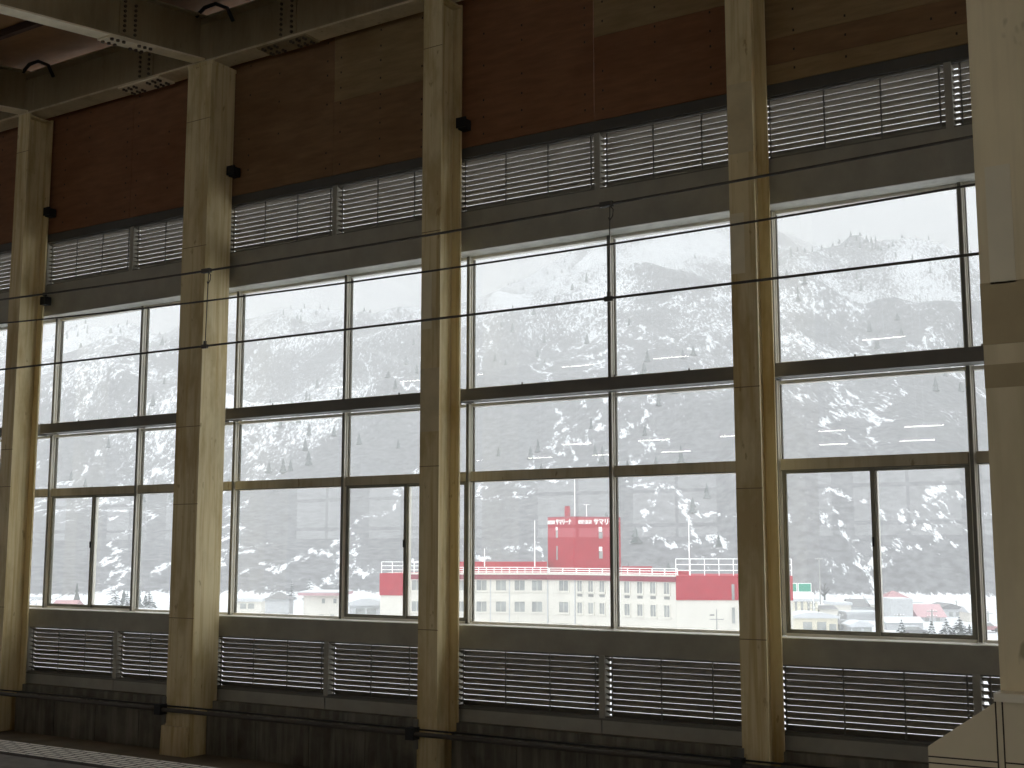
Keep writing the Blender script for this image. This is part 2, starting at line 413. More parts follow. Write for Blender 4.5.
def mullion(x, parent):
    t = B(x-.028, x+.028, -.10, .04, -1.10, 4.62).build('mullion', 'alu', parent)
    B(x-.020, x+.020, -.115, -.10, -1.10, 4.62).build('mullion_cap', 'alu_dark', t)
    m = MB()
    m.box(x+.028, x+.042, -.055, -.035, -1.10, 4.62); m.box(x+.028, x+.046, .0, .04, -1.10, 4.62)
    m.box(x-.046, x-.028, .0, .04, -1.10, 4.62); m.box(x-.042, x-.028, -.055, -.035, -1.10, 4.62)
    m.build('glazing_bead', 'alu', t)
    m = MB(); m.box(x+.046, x+.054, -.012, .03, -1.10, 4.62); m.box(x-.054, x-.046, -.012, .03, -1.10, 4.62)
    m.build('gasket', 'alu_dark', t)
n_win = 0
for x in (-15, -10, -5, 0, 5, 10):
    xa, xb = x+.004, x+4.996
    wa, wb = x+.09, x+4.91
    if x == -5: wa = -4.88
    w = view[x]; hidden = x == 10
    # lintel, middle beam, sill beam
    for nmz, z0, z1, lab, cat in (('lintel_beam', 4.60, 5.22, 'deep grey steel lintel over the window ', 'beam'),
                                  ('sill_beam', -1.445, -1.112, 'grey steel sill beam under the window ', 'beam')):
        t = thing(nmz, (x+2.5, -.25, z0), lab+w, cat, nmz.replace('_', ' ')+'s')
        B(xa-.0, xb+.0, -.43, -.395, z0, z1).build('face_plate', 'grey_steel', t)
        each('flange', 'soffit', t, [(xa, xb, -.395, .12, z0, z0+.03), (xa, xb, -.395, .12, z1-.03, z1)])
        B(xa, xb, .06, .09, z0+.03, z1-.03).build('back_plate', 'grey_steel', t)
    t = thing('window_beam', (x+2.5, -.28, 2.25), 'dark beam across the window '+w, 'beam', 'beams across the windows')
    B(wa+.012, wb-.012, -.44, -.415, 2.262, 2.442).build('face_plate', 'dark_steel', t)
    each('flange', 'dark_steel', t, [(wa+.012, wb-.012, -.415, -.14, 2.262, 2.285), (wa+.012, wb-.012, -.415, -.14, 2.42, 2.442)])
    each('end_plate', 'dark_steel', t, [(wa, wa+.012, -.445, -.14, 2.24, 2.46), (wb-.012, wb, -.445, -.14, 2.24, 2.46)])
    for xx in (x+1.2, x+2.75, x+3.9): MB().tube([(xx, -.42, 2.44), (xx, -.42, 2.475)], .012, 6).build('stud', 'dark_steel', t)
    # windows: two units per bay
    for k in (0, 1):
        n_win += 1; q = x+2.5*k
        win = bpy.data.objects.new('window_%d' % n_win, None); COL.objects.link(win); win.location = (q+1.25, 0, -1.1+E); struct(win)
        mullion(q, win)
        if x == 10 and k == 1: mullion(q+2.5, win)
        a, b = q+.053, q+2.447
        m = MB()
        for z0, z1 in ((2.455, 2.51), (2.215, 2.262), (4.56, 4.62), (-1.118, -1.07)): m.box(a, b, -.055, .05, z0, z1)
        m.box(a, b, -.395, -.055, -1.112, -1.104)
        m.build('glazing_rail', 'alu', win)
        tr = MB().box(a-.005, b+.005, -.085, .05, 1.045, 1.205).build('transom', 'transom', win)
        B(a, b, -.092, -.085, 1.045, 1.058).build('transom_lip', 'alu_dark', tr)
        B(a, b, .004, .012, 2.51, 4.56).build('pane', 'glass', win)
        B(a, b, .004, .012, 1.205, 2.215).build('pane', 'glass', win)
        if q in SLIDING:
            c = (a+b)/2+(.02 if q != 5 else 0)
            for (s0, s1, y) in ((a, c+.03, -.045), (c-.03, b, -.015)):
                sh = MB(); z0, z1 = -1.07, 1.045
                sh.box(s0, s0+.055, y-.018, y+.018, z0, z1); sh.box(s1-.055, s1, y-.018, y+.018, z0, z1)
                sh.box(s0+.055, s1-.055, y-.018, y+.018, z0, z0+.05); sh.box(s0+.055, s1-.055, y-.018, y+.018, z1-.035, z1)
                so = sh.build('sliding_sash', 'sash', win)
                B(s0+.055, s1-.055, y-.004, y+.004, z0+.05, z1-.035).build('pane', 'glass', so)
            B(c-.022, c+.0, -.085, -.063, .05, .17).build('latch', 'black', win)
            B(c+.032, c+.055, -.03, .035, -1.06, 1.045).build('meeting_stile', 'alu', win)
        else:
            B(a, b, .004, .012, -1.06, 1.045).build('pane', 'glass', win)
    # louvres and rails
    for k in (0, 1):
        q = x+2.5*k
        lr = ('left half ', 'right half ')[k]
        louvre(q, q+2.5, 5.222, 6.078, 10, .0355, 'grey slatted louvre above the lintel, '+lr+w)
        louvre(q, q+2.5, -2.292, -1.446, 10, .0805, 'dark slatted louvre under the sill, '+lr+w)
    t = B(xa, xb, -.47, -.25, 6.08, 6.255).build('head_trim', 'trim_dark', origin=(x+2.5, -.36, 6.08))
    tag(t, 'dark steel head strip between louvres and plywood '+w, 'trim', 'head strips', 'thing')
    t = thing('apron_panel', (x+2.5, -.36, -2.49), 'dull grey apron panel below the lower louvres '+w, 'panel', 'apron panels')
    each('sheet', 'grey_steel', t, [(xa, x+2.5-.01, -.44, -.25, -2.50, -2.31), (x+2.5+.01, xb, -.44, -.25, -2.525, -2.31)])
    B(xa, xb, -.455, -.25, -2.32, -2.294).build('drip_edge', 'dark_steel', t)
    # plywood
    t = thing('plywood_infill', (x+2.5, -.5, 6.25), 'brown plywood infill under the eave beam '+w, 'plywood', 'plywood infills')
    def board(x0, x1, z0, z1, mat): B(x0, x1, -.50, -.46, z0, z1).build('board', mat, t)
    if x == 0:
        board(xa, x+2.5-.006, 6.24, 9.35, 'ply_red'); board(x+2.5+.006, xb, 6.24, 7.51, 'ply_red'); board(x+2.5+.006, xb, 7.516, 9.35, 'ply_tan')
    elif x == 5:
        board(xa, xb, 6.24, 6.50, 'ply_tan'); board(xa, xb, 6.505, 6.86, 'ply_mid'); board(xa, x+4.45, 6.865, 7.5, 'ply_tan'); board(x+4.456, xb, 6.865, 7.5, 'ply_mid')
        board(xa, xb, 7.506, 9.35, 'ply_red')
    elif x == -5:
        board(xa, x+2.5-.006, 6.24, 9.35, 'ply_mid'); board(x+2.5+.006, xb, 6.24, 7.51, 'ply_mid'); board(x+2.5+.006, xb, 7.516, 9.35, 'ply_tan')
    else:
        board(xa, x+2.5-.006, 6.24, 9.35, 'ply_red'); board(x+2.5+.006, xb, 6.24, 9.35, 'ply_red')
    first = None
    for xx in (.55, 1.25, 2.35, 2.65, 3.5, 4.35):
        for k in range(9):
            if random.random() < .75:
                zz = 6.4+k*.27+random.uniform(-.03, .03)
                if first is None: first = B(x+xx-.011, x+xx+.011, -.506, -.499, zz-.016, zz+.016).build('screw', 'nail', t); fx, fz = xx, zz
                else:
                    o = first.copy(); COL.objects.link(o); o.parent = t; o.location = Vector(first.location)+Vector((xx-fx, 0, zz-fz))

# concrete plinth wall, with a rough ledge
m = MB()
for x in (-40, -30, -20, -15, -10, -5, 0, 5, 10, 15, 25):
    x1 = {-40: -30, -30: -20, -20: -15, 15: 25, 25: 40}.get(x, x+5)
    ca = .18 if x != -5 else .20; cb = .18 if x != -10 else .42
    m.box(x+ca, x1-cb, -.74, .25, ZF-.3, -2.62); m.box(x+ca, x1-cb, -.62, .25, -2.62, -2.50)
    m.box(x, x1, -.45, .25, ZF-.3, -2.52)
    for q in np.arange(x+ca, x1-cb-.3, 1.13): m.box(q+.01, min(q+1.12, x1-cb), -.755, -.74, ZF-.3, -2.68)
struct(m.build('wall_north_plinth', 'concrete'))
# the rest of the same wall, outside the frame on both sides
m = MB()
for a, b in ((-60, -15.1), (15.1, 60)):
    m.box(a, b, -.45, .1, 4.6, 9.5); m.box(a, b, -.45, .1, -2.5, -1.1)
    xx = a
    while xx < b: m.box(xx-.1, xx+.1, -.2, .05, -1.1, 4.6); xx += 5
struct(m.build('wall_north', 'grey_steel'))

# black boxes beside the columns, near the plywood
for x, z, lab in ((-9.70, 6.62, 'small black floodlight box beside the leftmost column top'), (.26, 6.56, 'small black floodlight box beside the hotel bay column'),
                  (-4.68, 6.62, 'small black floodlight box beside the broad square column'), (-9.72, 4.85, 'small black junction box on lintel by the leftmost column')):
    t = thing('floodlight' if z > 5 else 'junction_box', (x, -.62, z), lab, 'floodlight' if z > 5 else 'box')
    B(x-.07, x+.07, -.68, -.53, z-.08, z+.08).build('housing', 'black', t)
    if z > 5:
        B(x-.09, x+.09, -.71, -.68, z-.06, z+.10).build('visor', 'black', t)
        B(x-.02, x+.02, -.55, -.46, z+.02, z+.06).build('mount', 'dark_steel', t)
    else: B(x-.03, x+.03, -.66, -.60, z+.10, z+.16).build('gland', 'black', t)
# black drain hoses looped over the eave beam by the column heads
for x, lab in ((-4.72, 'black hose loop over the beam at the broad square column'), (-9.55, 'black hose loop over the beam at the leftmost column')):
    z = 9.25
    pts = [(x-.35, -1.25, z+.12), (x-.1, -1.3, z+.2), (x+.15, -1.28, z+.22), (x+.35, -1.2, z+.12), (x+.42, -1.12, z-.1)]
    tag(MB().tube(pts, .035, 8).build('drain_hose', 'black', origin=(x, -1.2, z)), lab, 'hose', 'drain hoses', 'thing')

# pipe along the foot of the wall
t = thing('service_pipe', (-2, -1.2, -2.62), 'long dark service pipe running low across the column feet', 'pipe')
MB().tube([(-18, -1.2, -2.615), (12, -1.2, -2.615)], .034, 10).build('pipe', 'cable', t)
MB().tube([(-18, -1.155, -2.555), (12, -1.155, -2.555)], .014, 6).build('cable', 'black', t)
for x in (-10.2, -5.43, -.2, 4.8):
    b = B(x-.07, x+.07, -1.26, -1.10, -2.70, -2.53).build('bracket', 'black', t)
    B(x-.02, x+.05, -1.13, -1.09, -2.84, -2.42).build('strap', 'dark_steel', b)

# ------------------------------------------------------------------ platform, tracks, far side
struct(B(-60, 60, -9.55, -.2, ZF-.3, ZF).build('floor_track', 'track'))
m = MB(); m.box(-60, 60, -22, -10.02, -1.75, -1.5); m.box(-60, 60, -10.02, -9.66, -2.0, -1.52); m.box(-60, 60, -21.9, -9.75, ZF-.3, -1.75)
struct(m.build('floor', 'platform'))
tag(B(-30, 14, -9.97, -9.60, -1.54, -1.494).build('platform_edge', 'tactile', origin=(0, -9.77, -1.54)), 'pale ribbed tile strip along the platform edge at lower left', 'platform edge', None, 'thing')
struct(B(-60, 60, -34, -22, ZF-.3, ZF).build('floor_track_far', 'track'))
m = MB()
m.box(-60, 60, -34.3, -33.9, ZF, .6); m.box(-60, 60, -34.3, -33.9, 3.6, 9.0)
for xx in np.arange(-60, 60, 5.0): m.box(xx-.3, xx+.3, -34.3, -33.4, ZF, 9)
for xx in np.arange(-60, 60, 2.5): m.box(xx-.05, xx+.05, -34.2, -34.1, .4, 3.6)
for z in (1.1, 2.6): m.box(-60, 60, -34.2, -34.1, z-.08, z+.08)
struct(m.build('wall_south', 'grey_steel'))

# near column and the beige parapet at its foot
t = thing('platform_column', (10.42, -10.85, -1.5), 'broad cream platform column standing close at the right picture edge', 'column')
B(9.952, 10.85, -11.0, -10.2, -.55, 5.9).build('shaft', 'near_cream', t)
z = lambda v: 1.79+(100-v)*.00395
for (a, b, c, d, mt) in ((9.951, 10.85, z(352), z(290), 'patch_dark'), (9.951, 10.85, z(395), z(372), 'patch_dark'), (9.99, 10.085, z(292), z(172), 'patch_light')):
    B(a, b, -11.003, -11.0, c, d).build('tone_patch', mt, t)
t = thing('parapet', (10.6, -11.0, -1.5), 'beige panelled parapet with sloping end at the foot of the near column', 'parapet')
yp = -11.1
xs, xt = 9.700, 9.957; zs, zt = -.735, -.553
poly = [(xs, yp, -1.5), (13, yp, -1.5), (13, yp, zt), (xt, yp, zt), (xs, yp, zs)]
MB().prism(poly, (0, 0, 0), (0, .95, 0)).build('body', 'panel', t)
B(xt-.008, 13, yp-.012, yp+.96, zt, zt+.03).build('cap', 'panel_cap', t)
gx = MB(); 
for xx in (9.952, 9.976): gx.box(xx-.0025, xx+.0025, yp-.002, yp+.02, -1.5, zt)
for z0 in (-.772, -.795): gx.box(xs, 9.952, yp-.002, yp+.02, z0-.0025, z0+.0025); gx.box(9.976, 13, yp-.002, yp+.02, z0-.0025, z0+.0025)
gx.build('joint', 'groove', t)

# ------------------------------------------------------------------ overhead line
YW = -7.5
def span(c2, c1, c0):
    def z(x):
        q = min(max(x, -2.0), 10.5); g = c1+2*c2*q
        return c0+c1*q+c2*q*q+g*(x-q)
    return z
sag = span(.002394, -.020625, 2.7588); aux = span(.002942, -.030964, 2.4741); con = span(.000278, -.004895, 1.9846)
def wire(name, z, r, label):
    pts = [(x, YW, z(x)) for x in np.linspace(-9, 16, 36)]
    tag(MB().tube(pts, r, 6).build(name, 'cable', origin=pts[0]), label, 'wire', 'overhead line wires', 'thing')
wire('messenger_wire', sag, .0108, 'topmost overhead wire crossing the lintels, carrying the droppers')
wire('auxiliary_wire', aux, .0088, 'middle overhead wire passing over the window heads')
wire('contact_wire', con, .0108, 'lowest overhead wire crossing the upper window panes')
for x, lab in ((1.975, 'wire dropper hanging in front of the broad square column'), (6.43, 'wire dropper hanging in front of the hotel bay mullion')):
    t = thing('dropper', (x, YW, 2.03), lab, 'dropper', 'overhead line droppers')
    zt = sag(x); zc = con(x)
    B(x-.06, x+.05, YW-.018, YW+.018, zt-.02, zt+.02).build('messenger_clamp', 'cable', t)
    MB().tube([(x+.03, YW, zt-.02), (x+.055, YW, zt-.05), (x+.05, YW, zt-.10), (x+.02, YW, zt-.14), (x+.012, YW, zt-.11)], .005, 6).build('hook', 'cable', t)
    MB().tube([(x+.025, YW, zt-.02), (x+.01, YW, zc+.03)], .0045, 6).build('rod', 'cable', t)
    B(x-.03, x+.04, YW-.013, YW+.013, zc-.022, zc+.015).build('contact_clip', 'cable', t)
    B(x-.005, x+.02, YW-.01, YW+.01, zc+.015, zc+.05).build('clip_bolt', 'cable', t)

# ------------------------------------------------------------------ fluorescent lamps over the platform (seen mirrored in the glass)
def tube_lamp(x, y, z, ln, g):
    t = thing('fluorescent_lamp', (x, y, z), 'white fluorescent lamp over the platform, mirrored in the window panes', 'lamp', g)
    B(x-ln/2, x+ln/2, y-.05, y+.05, z, z+.05).build('housing', 'white_metal', t)
    MB().tube([(x-ln/2+.03, y, z-.03), (x+ln/2-.03, y, z-.03)], .019, 8).build('tube', 'tube', t)
    B(x-.01, x+.01, y-.01, y+.01, z+.05, zr(y)+.85).build('hanger', 'white_metal', t)
GL = 'lamps over the platform'
for k in range(13): tube_lamp(-22+3.3*k, -18.9, 5.95, 1.25, GL)
for k in range(14): tube_lamp(-12.4+2.4*k, -18.55, 3.0, 1.0, GL)
for k in range(14): tube_lamp(-11.2+2.4*k, -14.6, 3.0, 1.0, GL)

# ------------------------------------------------------------------ outside: ground and mountain
ZG = -14.0
gy = np.linspace(3, 700, 60); gxs = np.linspace(-800, 500, 70)
m = MB(); vs = []; fs = []
for j, y in enumerate(gy):
    for i, x in enumerate(gxs): vs.append((x, y, ZG+mnoise.noise((x/35, y/35, 0))*.5-.3))
W = len(gxs)
for j in range(len(gy)-1):
    for i in range(W-1): fs.append((j*W+i, j*W+i+1, (j+1)*W+i+1, (j+1)*W+i))
m.add(vs, fs); struct(m.build('snow_ground', 'snow', smooth=True))
struct(B(-300, 300, -160, -36, ZG-.5, ZG).build('snow_ground_behind', 'snow'))

def tan_el(u, v):
    d = bearing(u, v); return d[2]/math.hypot(d[0], d[1])
main = [(-350,372),(-200,366),(0,361),(60,357),(100,351),(145,357),(190,352),(235,344),(290,334),(350,332),(420,323),(470,318),(500,308),(530,298),(570,278),(600,260),(650,243),(700,228),(750,230),(790,245),(850,262),(950,285),(1100,300),(1400,320)]
hill = [(560,470),(640,400),(700,330),(735,296),(775,277),(800,274),(830,283),(850,292),(880,293),(905,289),(930,296),(960,303),(985,315),(1050,345),(1150,380),(1400,430)]
mu, mv = zip(*main); hu, hv = zip(*hill)
R0, R1, H1 = 352.0, 1750.0, 980.0
NU, NR = 460, 190
us = np.linspace(-330, 1330, NU)
rs = np.concatenate([np.linspace(R0-40, 1150, 120), np.linspace(1158, 2300, 70)])
vs = []; ridge_pts = []
for u in us:
    d = bearing(u, 550); h = math.hypot(d[0], d[1]); dx, dy = d[0]/h, d[1]/h
    zm = R1*tan_el(u, np.interp(u, mu, mv)); zh = H1*tan_el(u, np.interp(u, hu, hv))
    for r in rs:
        X, Y = CAM[0]+dx*r, CAM[1]+dy*r
        t = (r-R0)/(R1-R0)
        s = ZG+(zm-ZG)*(t**.92 if 0 < t <= 1 else (max(0, 1-(t-1)*1.6) if t > 1 else 0))
        th = (r-R0)/(H1-R0)
        b = ZG+(zh-ZG)*(th**.85 if 0 < th <= 1 else (max(-.4, 1-(th-1)*1.5) if th > 1 else 0))
        z = max(s, b)
        tt = max(0, min(1, t)); env = (1-abs(2*tt-1)**3)
        if t > 0:
            rg = 1-abs(mnoise.noise((X/240+3.1, Y/240, .7)))*2
            rg2 = 1-abs(mnoise.noise((X/95, Y/95+5.2, 2.7)))*2
            z += env*(rg*52+rg2*17-20)*min(1, t*4) + mnoise.noise((X/22, Y/22, z/22))*3.0*min(1, t*8)
        else: z = ZG-.8
        vs.append((X, Y, z))
fs = []
for i in range(NU-1):
    for j in range(NR-1): fs.append((i*NR+j, (i+1)*NR+j, (i+1)*NR+j+1, i*NR+j+1))
m = MB(); m.add(vs, fs); struct(m.build('mountain', 'mountain', smooth=True))
MV = np.array(vs).reshape(NU, NR, 3)
# conifers and bare woods over the slopes: nobody could count them
m = MB()
def cone_tree(m, p, h, w, n=6):
    x, y, z = p
    for k, (a, b, ww) in enumerate(((.12, .55, 1.0), (.4, .8, .7), (.65, 1.0, .42))):
        ph = random.random()*6
        ring = [(x+w*ww*math.cos(ph+6.2832*i/n)*random.uniform(.8, 1.15), y+w*ww*math.sin(ph+6.2832*i/n)*random.uniform(.8, 1.15), z+h*a) for i in range(n)]
        m.add(ring+[(x, y, z+h*b)], [(i, (i+1) % n, n) for i in range(n)]+[tuple(range(n))[::-1]])
    m.tube([(x, y, z-.5), (x, y, z+h*.3)], .05*w+.1, 4)
for i in range(NU):                                  # along the two crest lines
    el = MV[i, :, 2]/np.hypot(MV[i, :, 0]-CAM[0], MV[i, :, 1]-CAM[1])
    for jr in {int(np.argmax(el)), int(np.argmin(abs(rs-H1)))}:
        u = us[i]
        dens = .55 if (280 < u < 335 or 845 < u < 915 or 500 < u < 610) else .22
        for _ in range(3):
            if random.random() < dens:
                jj = min(NR-1, max(0, jr+random.randint(-4, 3))); p = MV[i, jj]
                cone_tree(m, (p[0]+random.uniform(-2, 2), p[1]+random.uniform(-2, 2), p[2]-.6), random.uniform(3, 6.5), random.uniform(.9, 1.7))
for _ in range(900):
    i = random.randrange(NU); j = random.randrange(3, 118); p = MV[i, j]
    if mnoise.noise((p[0]/80, p[1]/80, 4.4)) > .02:
        cone_tree(m, (p[0], p[1], p[2]-.6), random.uniform(4, 8), random.uniform(1.2, 2.0))
tag(m.build('forest', 'needles', origin=(0, 900, 0)), 'dark conifers scattered over the snowy mountain slopes', 'forest', None, 'stuff')
# falling-snow haze between the village and the summit, thicker cloud on the summit
tag(B(-2600, 1500, 12, 2500, ZG-4, 330).build('haze', fog('snow_haze', .00092), origin=(0, 12, ZG-4)), 'pale snow haze filling the valley', 'haze', None, 'stuff')
tag(B(-2600, 1500, 500, 2500, 331, 620).build('cloud', fog('summit_cloud', .0032), origin=(0, 500, 331)), 'white cloud hanging on the mountain top', 'cloud', None, 'stuff')

# ------------------------------------------------------------------ hotel and village
UPV = np.array((0, 0, 1.0))
def obox(m, c, t, n, w, z0, z1, d0, d1):
    """box on a facade: centred at c along t, height z0..z1, from d0 to d1 along the outward normal n"""
    c = np.array(c, float)*(1, 1, 0); vs = []
    for z in (z0, z1):
        for a, d in ((-w/2, d0), (w/2, d0), (w/2, d1), (-w/2, d1)): vs.append(c+t*a+n*d+UPV*z)
    return m.add(vs, [(0,3,2,1),(4,5,6,7),(0,1,5,4),(1,2,6,5),(2,3,7,6),(3,0,4,7)])
def fl(u, D): p = place(u, 575, D); return np.array((p[0], p[1], 0))
def frame(A, B_):
    t = (B_-A)/np.linalg.norm(B_-A); n = np.array((t[1], -t[0], 0))
    if n @ (np.array((CAM[0], CAM[1], 0))-A) < 0: n = -n
    return t, n
def hit(u, A, B_):
    d = bearing(u, 575)[:2]; e = (B_-A)[:2]
    s = np.linalg.solve(np.array([d, -e]).T, (A-CAM)[:2]); return A+(B_-A)*s[1]
FX = np.array((_f[0], _f[1], 0)); FX /= np.linalg.norm(FX); RX = np.array((_r[0], _r[1], 0))
zR = -3.40
P = [fl(*q) for q in ((380.5, 183), (405, 181), (548, 179), (575, 176.5), (614, 172), (676, 165), (792, 163.5))]
hot = thing('hotel', (*P[3][:2], ZG), 'long white hotel with crimson end blocks and a red rooftop tower', 'building')
back = [p+FX*15 for p in (P[6], P[0])]
MB().prism([(p[0], p[1], ZG-1) for p in P+back], (0, 0, 0), (0, 0, zR-ZG+1)).build('walls', 'hotel_white', hot)
for a, b in ((0, 1), (5, 6)):
    t, n = frame(P[a], P[b]); c = (P[a]+P[b])/2; w = np.linalg.norm(P[b]-P[a])
    o = obox(MB(), c, t, n, w+.1, zR-3.05, zR+.12, -14, .14).build('end_cladding', 'hotel_red', hot)
for a, b in ((1, 2), (2, 3), (3, 4), (4, 5)):
    t, n = frame(P[a], P[b]); c = (P[a]+P[b])/2; w = np.linalg.norm(P[b]-P[a])
    obox(MB(), c, t, n, w+.2, zR-.72, zR-.02, -.2, .32).build('fascia', 'hotel_red_dull', hot)
    obox(MB(), c, t, n, w+.2, zR-.02, zR+.22, -.5, .38).build('coping', 'hotel_white', hot)
for a, b, us_, w, h, vent in ((1, 2, (417, 438, 461, 481.6, 501, 519.7, 537), 1.45, 1.42, 0), (2, 3, (563.8,), 1.5, 1.42, 0),
                        (3, 4, (579.8, 590.8, 602), .82, 1.45, 1), (4, 5, (627, 639.8, 652.9, 666.6), .86, 1.5, 1)):
    t, n = frame(P[a], P[b])
    for u in us_:
        c = hit(u, P[a], P[b])
        for r in range(3):
            zc = zR-1.55-3.0*r
            m = MB(); k = w/2+.18
            obox(m, c, t, n, w+.44, zc-h/2-.24, zc-h/2, 0, .16); obox(m, c, t, n, w+.36, zc+h/2, zc+h/2+.14, 0, .10)
            for s in (-1, 1): obox(m, c+t*s*(w/2+.08), t, n, .16, zc-h/2, zc+h/2, 0, .10)
            obox(m, c, t, n, .05, zc-h/2, zc+h/2, .03, .07)
            wf = m.build('window', 'hotel_white', hot)
            obox(MB(), c, t, n, w, zc-h/2, zc+h/2, .005, .035).build('pane', 'out_glass', wf)
            if vent and r == 0: obox(MB(), c, t, n, .86, zc-h/2-.72, zc-h/2-.36, 0, .05).build('vent_grille', 'vent', hot)
for u, a, b in ((547.6, 1, 2), (490.5, 1, 2), (509.5, 1, 2), (575, 2, 3), (470, 1, 2)):
    t, n = frame(P[a], P[b]); obox(MB(), hit(u, P[a], P[b]), t, n, .16, ZG, zR-.7, 0, .10).build('downpipe', 'wall_grey', hot)
t, n = frame(P[5], P[6])
for v0, v1 in ((583.5, 599), (606.5, 622), (629.5, 642)):
    c = hit(732.6, P[5], P[6]); z0 = -(v1-550)/1254*164; z1 = -(v0-550)/1254*164
    obox(MB(), c, t, n, .36, z0, z1, .1, .18).build('stair_window', 'out_glass', hot)
# roof railings, set along the roof edge
def railing(A, B_, h, name='railing', step=1.75, inset=-.35):
    t, n = frame(A, B_); w = np.linalg.norm(B_-A); m = MB(); k = max(1, int(w/step))
    for i in range(k+1): obox(m, A+t*w*i/k, t, n, .10, zR, zR+h, inset-.05, inset+.05)
    for f in (.35, .68, 1.0): obox(m, (A+B_)/2, t, n, w, zR+h*f-.05, zR+h*f+.05, inset-.03, inset+.03)
    return m.build(name, 'letter', hot)
railing(P[0], hit(424, P[1], P[2]), 1.75, step=1.5); railing(hit(440, P[1], P[2]), P[2], 1.0, step=1.1); railing(P[2], P[3], .9); railing(P[3], P[4], .9); railing(P[4], P[5], 1.0); railing(P[5], P[6], 2.3)
for (u0, u1, D, h, mt) in ((440, 547, 184.5, 1.75, 'hotel_red'), (622, 652, 177, 1.15, 'hotel_red'), (640, 690, 172.5, .55, 'hotel_red')):
    A, B_ = fl(u0, D), fl(u1, D-.5); t, n = frame(A, B_)
    m = obox(MB(), (A+B_)/2, t, n, np.linalg.norm(B_-A), zR, zR+h, -3, 0)
    o = m.build('roof_parapet', mt, hot)
    for q in np.arange(.5, np.linalg.norm(B_-A), 1.9): pass
# tower
T0, T1, T2 = fl(548, 186.5), fl(573.6, 183), fl(621, 186.5)
T3 = T0+(T2-T1)
zt = 4.82
tw = MB().prism([(p[0], p[1], zR) for p in (T0, T1, T2, T3)], (0, 0, 0), (0, 0, zt-zR)).build('tower', 'hotel_red', hot)
def slit(u, A, B_, v0, v1, w, mat):
    t, n = frame(A, B_); c = hit(u, A, B_); z = lambda v: (550.5-v)/1254*184.5
    obox(MB(), c, t, n, w, z(v1), z(v0), -.02, .06).build('tower_window' if mat == 'out_glass' else 'louvred_panel', mat, tw)
slit(557.2, T0, T1, 530.5, 538, .34, 'out_glass'); slit(557.2, T0, T1, 546, 560, .26, 'out_glass'); slit(557, T0, T1, 527, 530.3, .34, 'letter')
slit(600.9, T1, T2, 532, 538.6, .62, 'out_glass'); slit(600.7, T1, T2, 527, 531.6, .55, 'letter'); slit(600.9, T1, T2, 551.5, 558.5, .62, 'out_glass'); slit(600.7, T1, T2, 546.8, 551.2, .55, 'letter')
MB().prism([(p[0], p[1], zt) for p in (T0, T1, T2, T3)], (0, 0, 0), (0, 0, .14)).build('tower_coping', 'hotel_red_dull', tw)
def sign(text, u0, u1, A, B_, vmid, hpx, weight):
    t, n = frame(A, B_)
    if t @ RX < 0: t = -t
    a, b = hit(u0, A, B_), hit(u1, A, B_); W = np.linalg.norm(b-a); H = hpx/1254*184.5
    cu = bpy.data.curves.new('lettering', 'FONT'); cu.body = text; cu.size = 1; cu.extrude = .02; cu.offset = weight; cu.resolution_u = 3
    o = bpy.data.objects.new('lettering', cu); COL.objects.link(o)
    dg = bpy.context.evaluated_depsgraph_get(); dg.update()
    me = bpy.data.meshes.new_from_object(o.evaluated_get(dg)); bpy.data.objects.remove(o)
    V = np.array([v.co[:] for v in me.vertices]); lo, hi = V.min(0), V.max(0)
    zc = (550.5-vmid)/1254*184.5
    m = MB()
    vs = [a+t*((p[0]-lo[0])/(hi[0]-lo[0])*W)+n*(.10+p[2]*2)+UPV*(zc+((p[1]-lo[1])/(hi[1]-lo[1])-.5)*H) for p in V]
    m.add(vs, [tuple(p.vertices) for p in me.polygons]); m.build('lettering', 'letter', tw)
sign('越後湯沢', 548.3, 555.8, T0, T1, 522.3, 4.0, .02); sign('サマリーナ', 556.6, 571.9, T0, T1, 522.1, 5.4, .03)
sign('越後湯沢', 578.2, 591.9, T1, T2, 522.2, 4.2, .02); sign('サマリーナ', 593.8, 619.3, T1, T2, 521.8, 6.0, .03)
c = fl(567.8, 187.5)
ch = MB().tube([(c[0], c[1], zt), (c[0], c[1], zt+1.45), (c[0], c[1], zt+1.5), (c[0], c[1], zt+1.78)], [.45, .45, .40, .40], 12).build('chimney', 'hotel_red', tw)
MB().tube([(c[0], c[1], zt+1.78), (c[0], c[1], zt+1.86)], .46, 12).build('chimney_cap', 'vent', ch)
for u, D, v0, v1 in ((575.2, 187, 478, 517), (587, 187, 504, 517), (534.8, 182, 520, 566), (689.6, 168, 515, 578), (484.5, 184, 548, 566)):
    c = fl(u, D); z0 = (550-v1)/1254*D; z1 = (550-v0)/1254*D
    a = MB().tube([(c[0], c[1], z0), (c[0], c[1], z1)], [.085, .05], 6).build('mast', 'letter', hot)
    if u == 587: obox(MB(), c, RX, -FX, .9, z1-.08, z1, -.04, .04).build('aerial', 'letter', a)
# light standard in front of the right end block
c = fl(715.8, 150); zz = lambda v: (550-v)/1254*150
lp = thing('street_light', (c[0], c[1], ZG), 'grey street light pole in front of the white hotel end wall', 'lamp post')
MB().tube([(c[0], c[1], ZG), (c[0], c[1], zz(608))], [.10, .06], 8).build('pole', 'pole', lp)
obox(MB(), c, RX, -FX, 1.7, zz(618.5), zz(617.5), -.05, .05).build('cross_arm', 'pole', lp)
obox(MB(), c-RX*.55, RX, -FX, .5, zz(614.5), zz(613), -.12, .12).build('lamp_head', 'vent', lp)

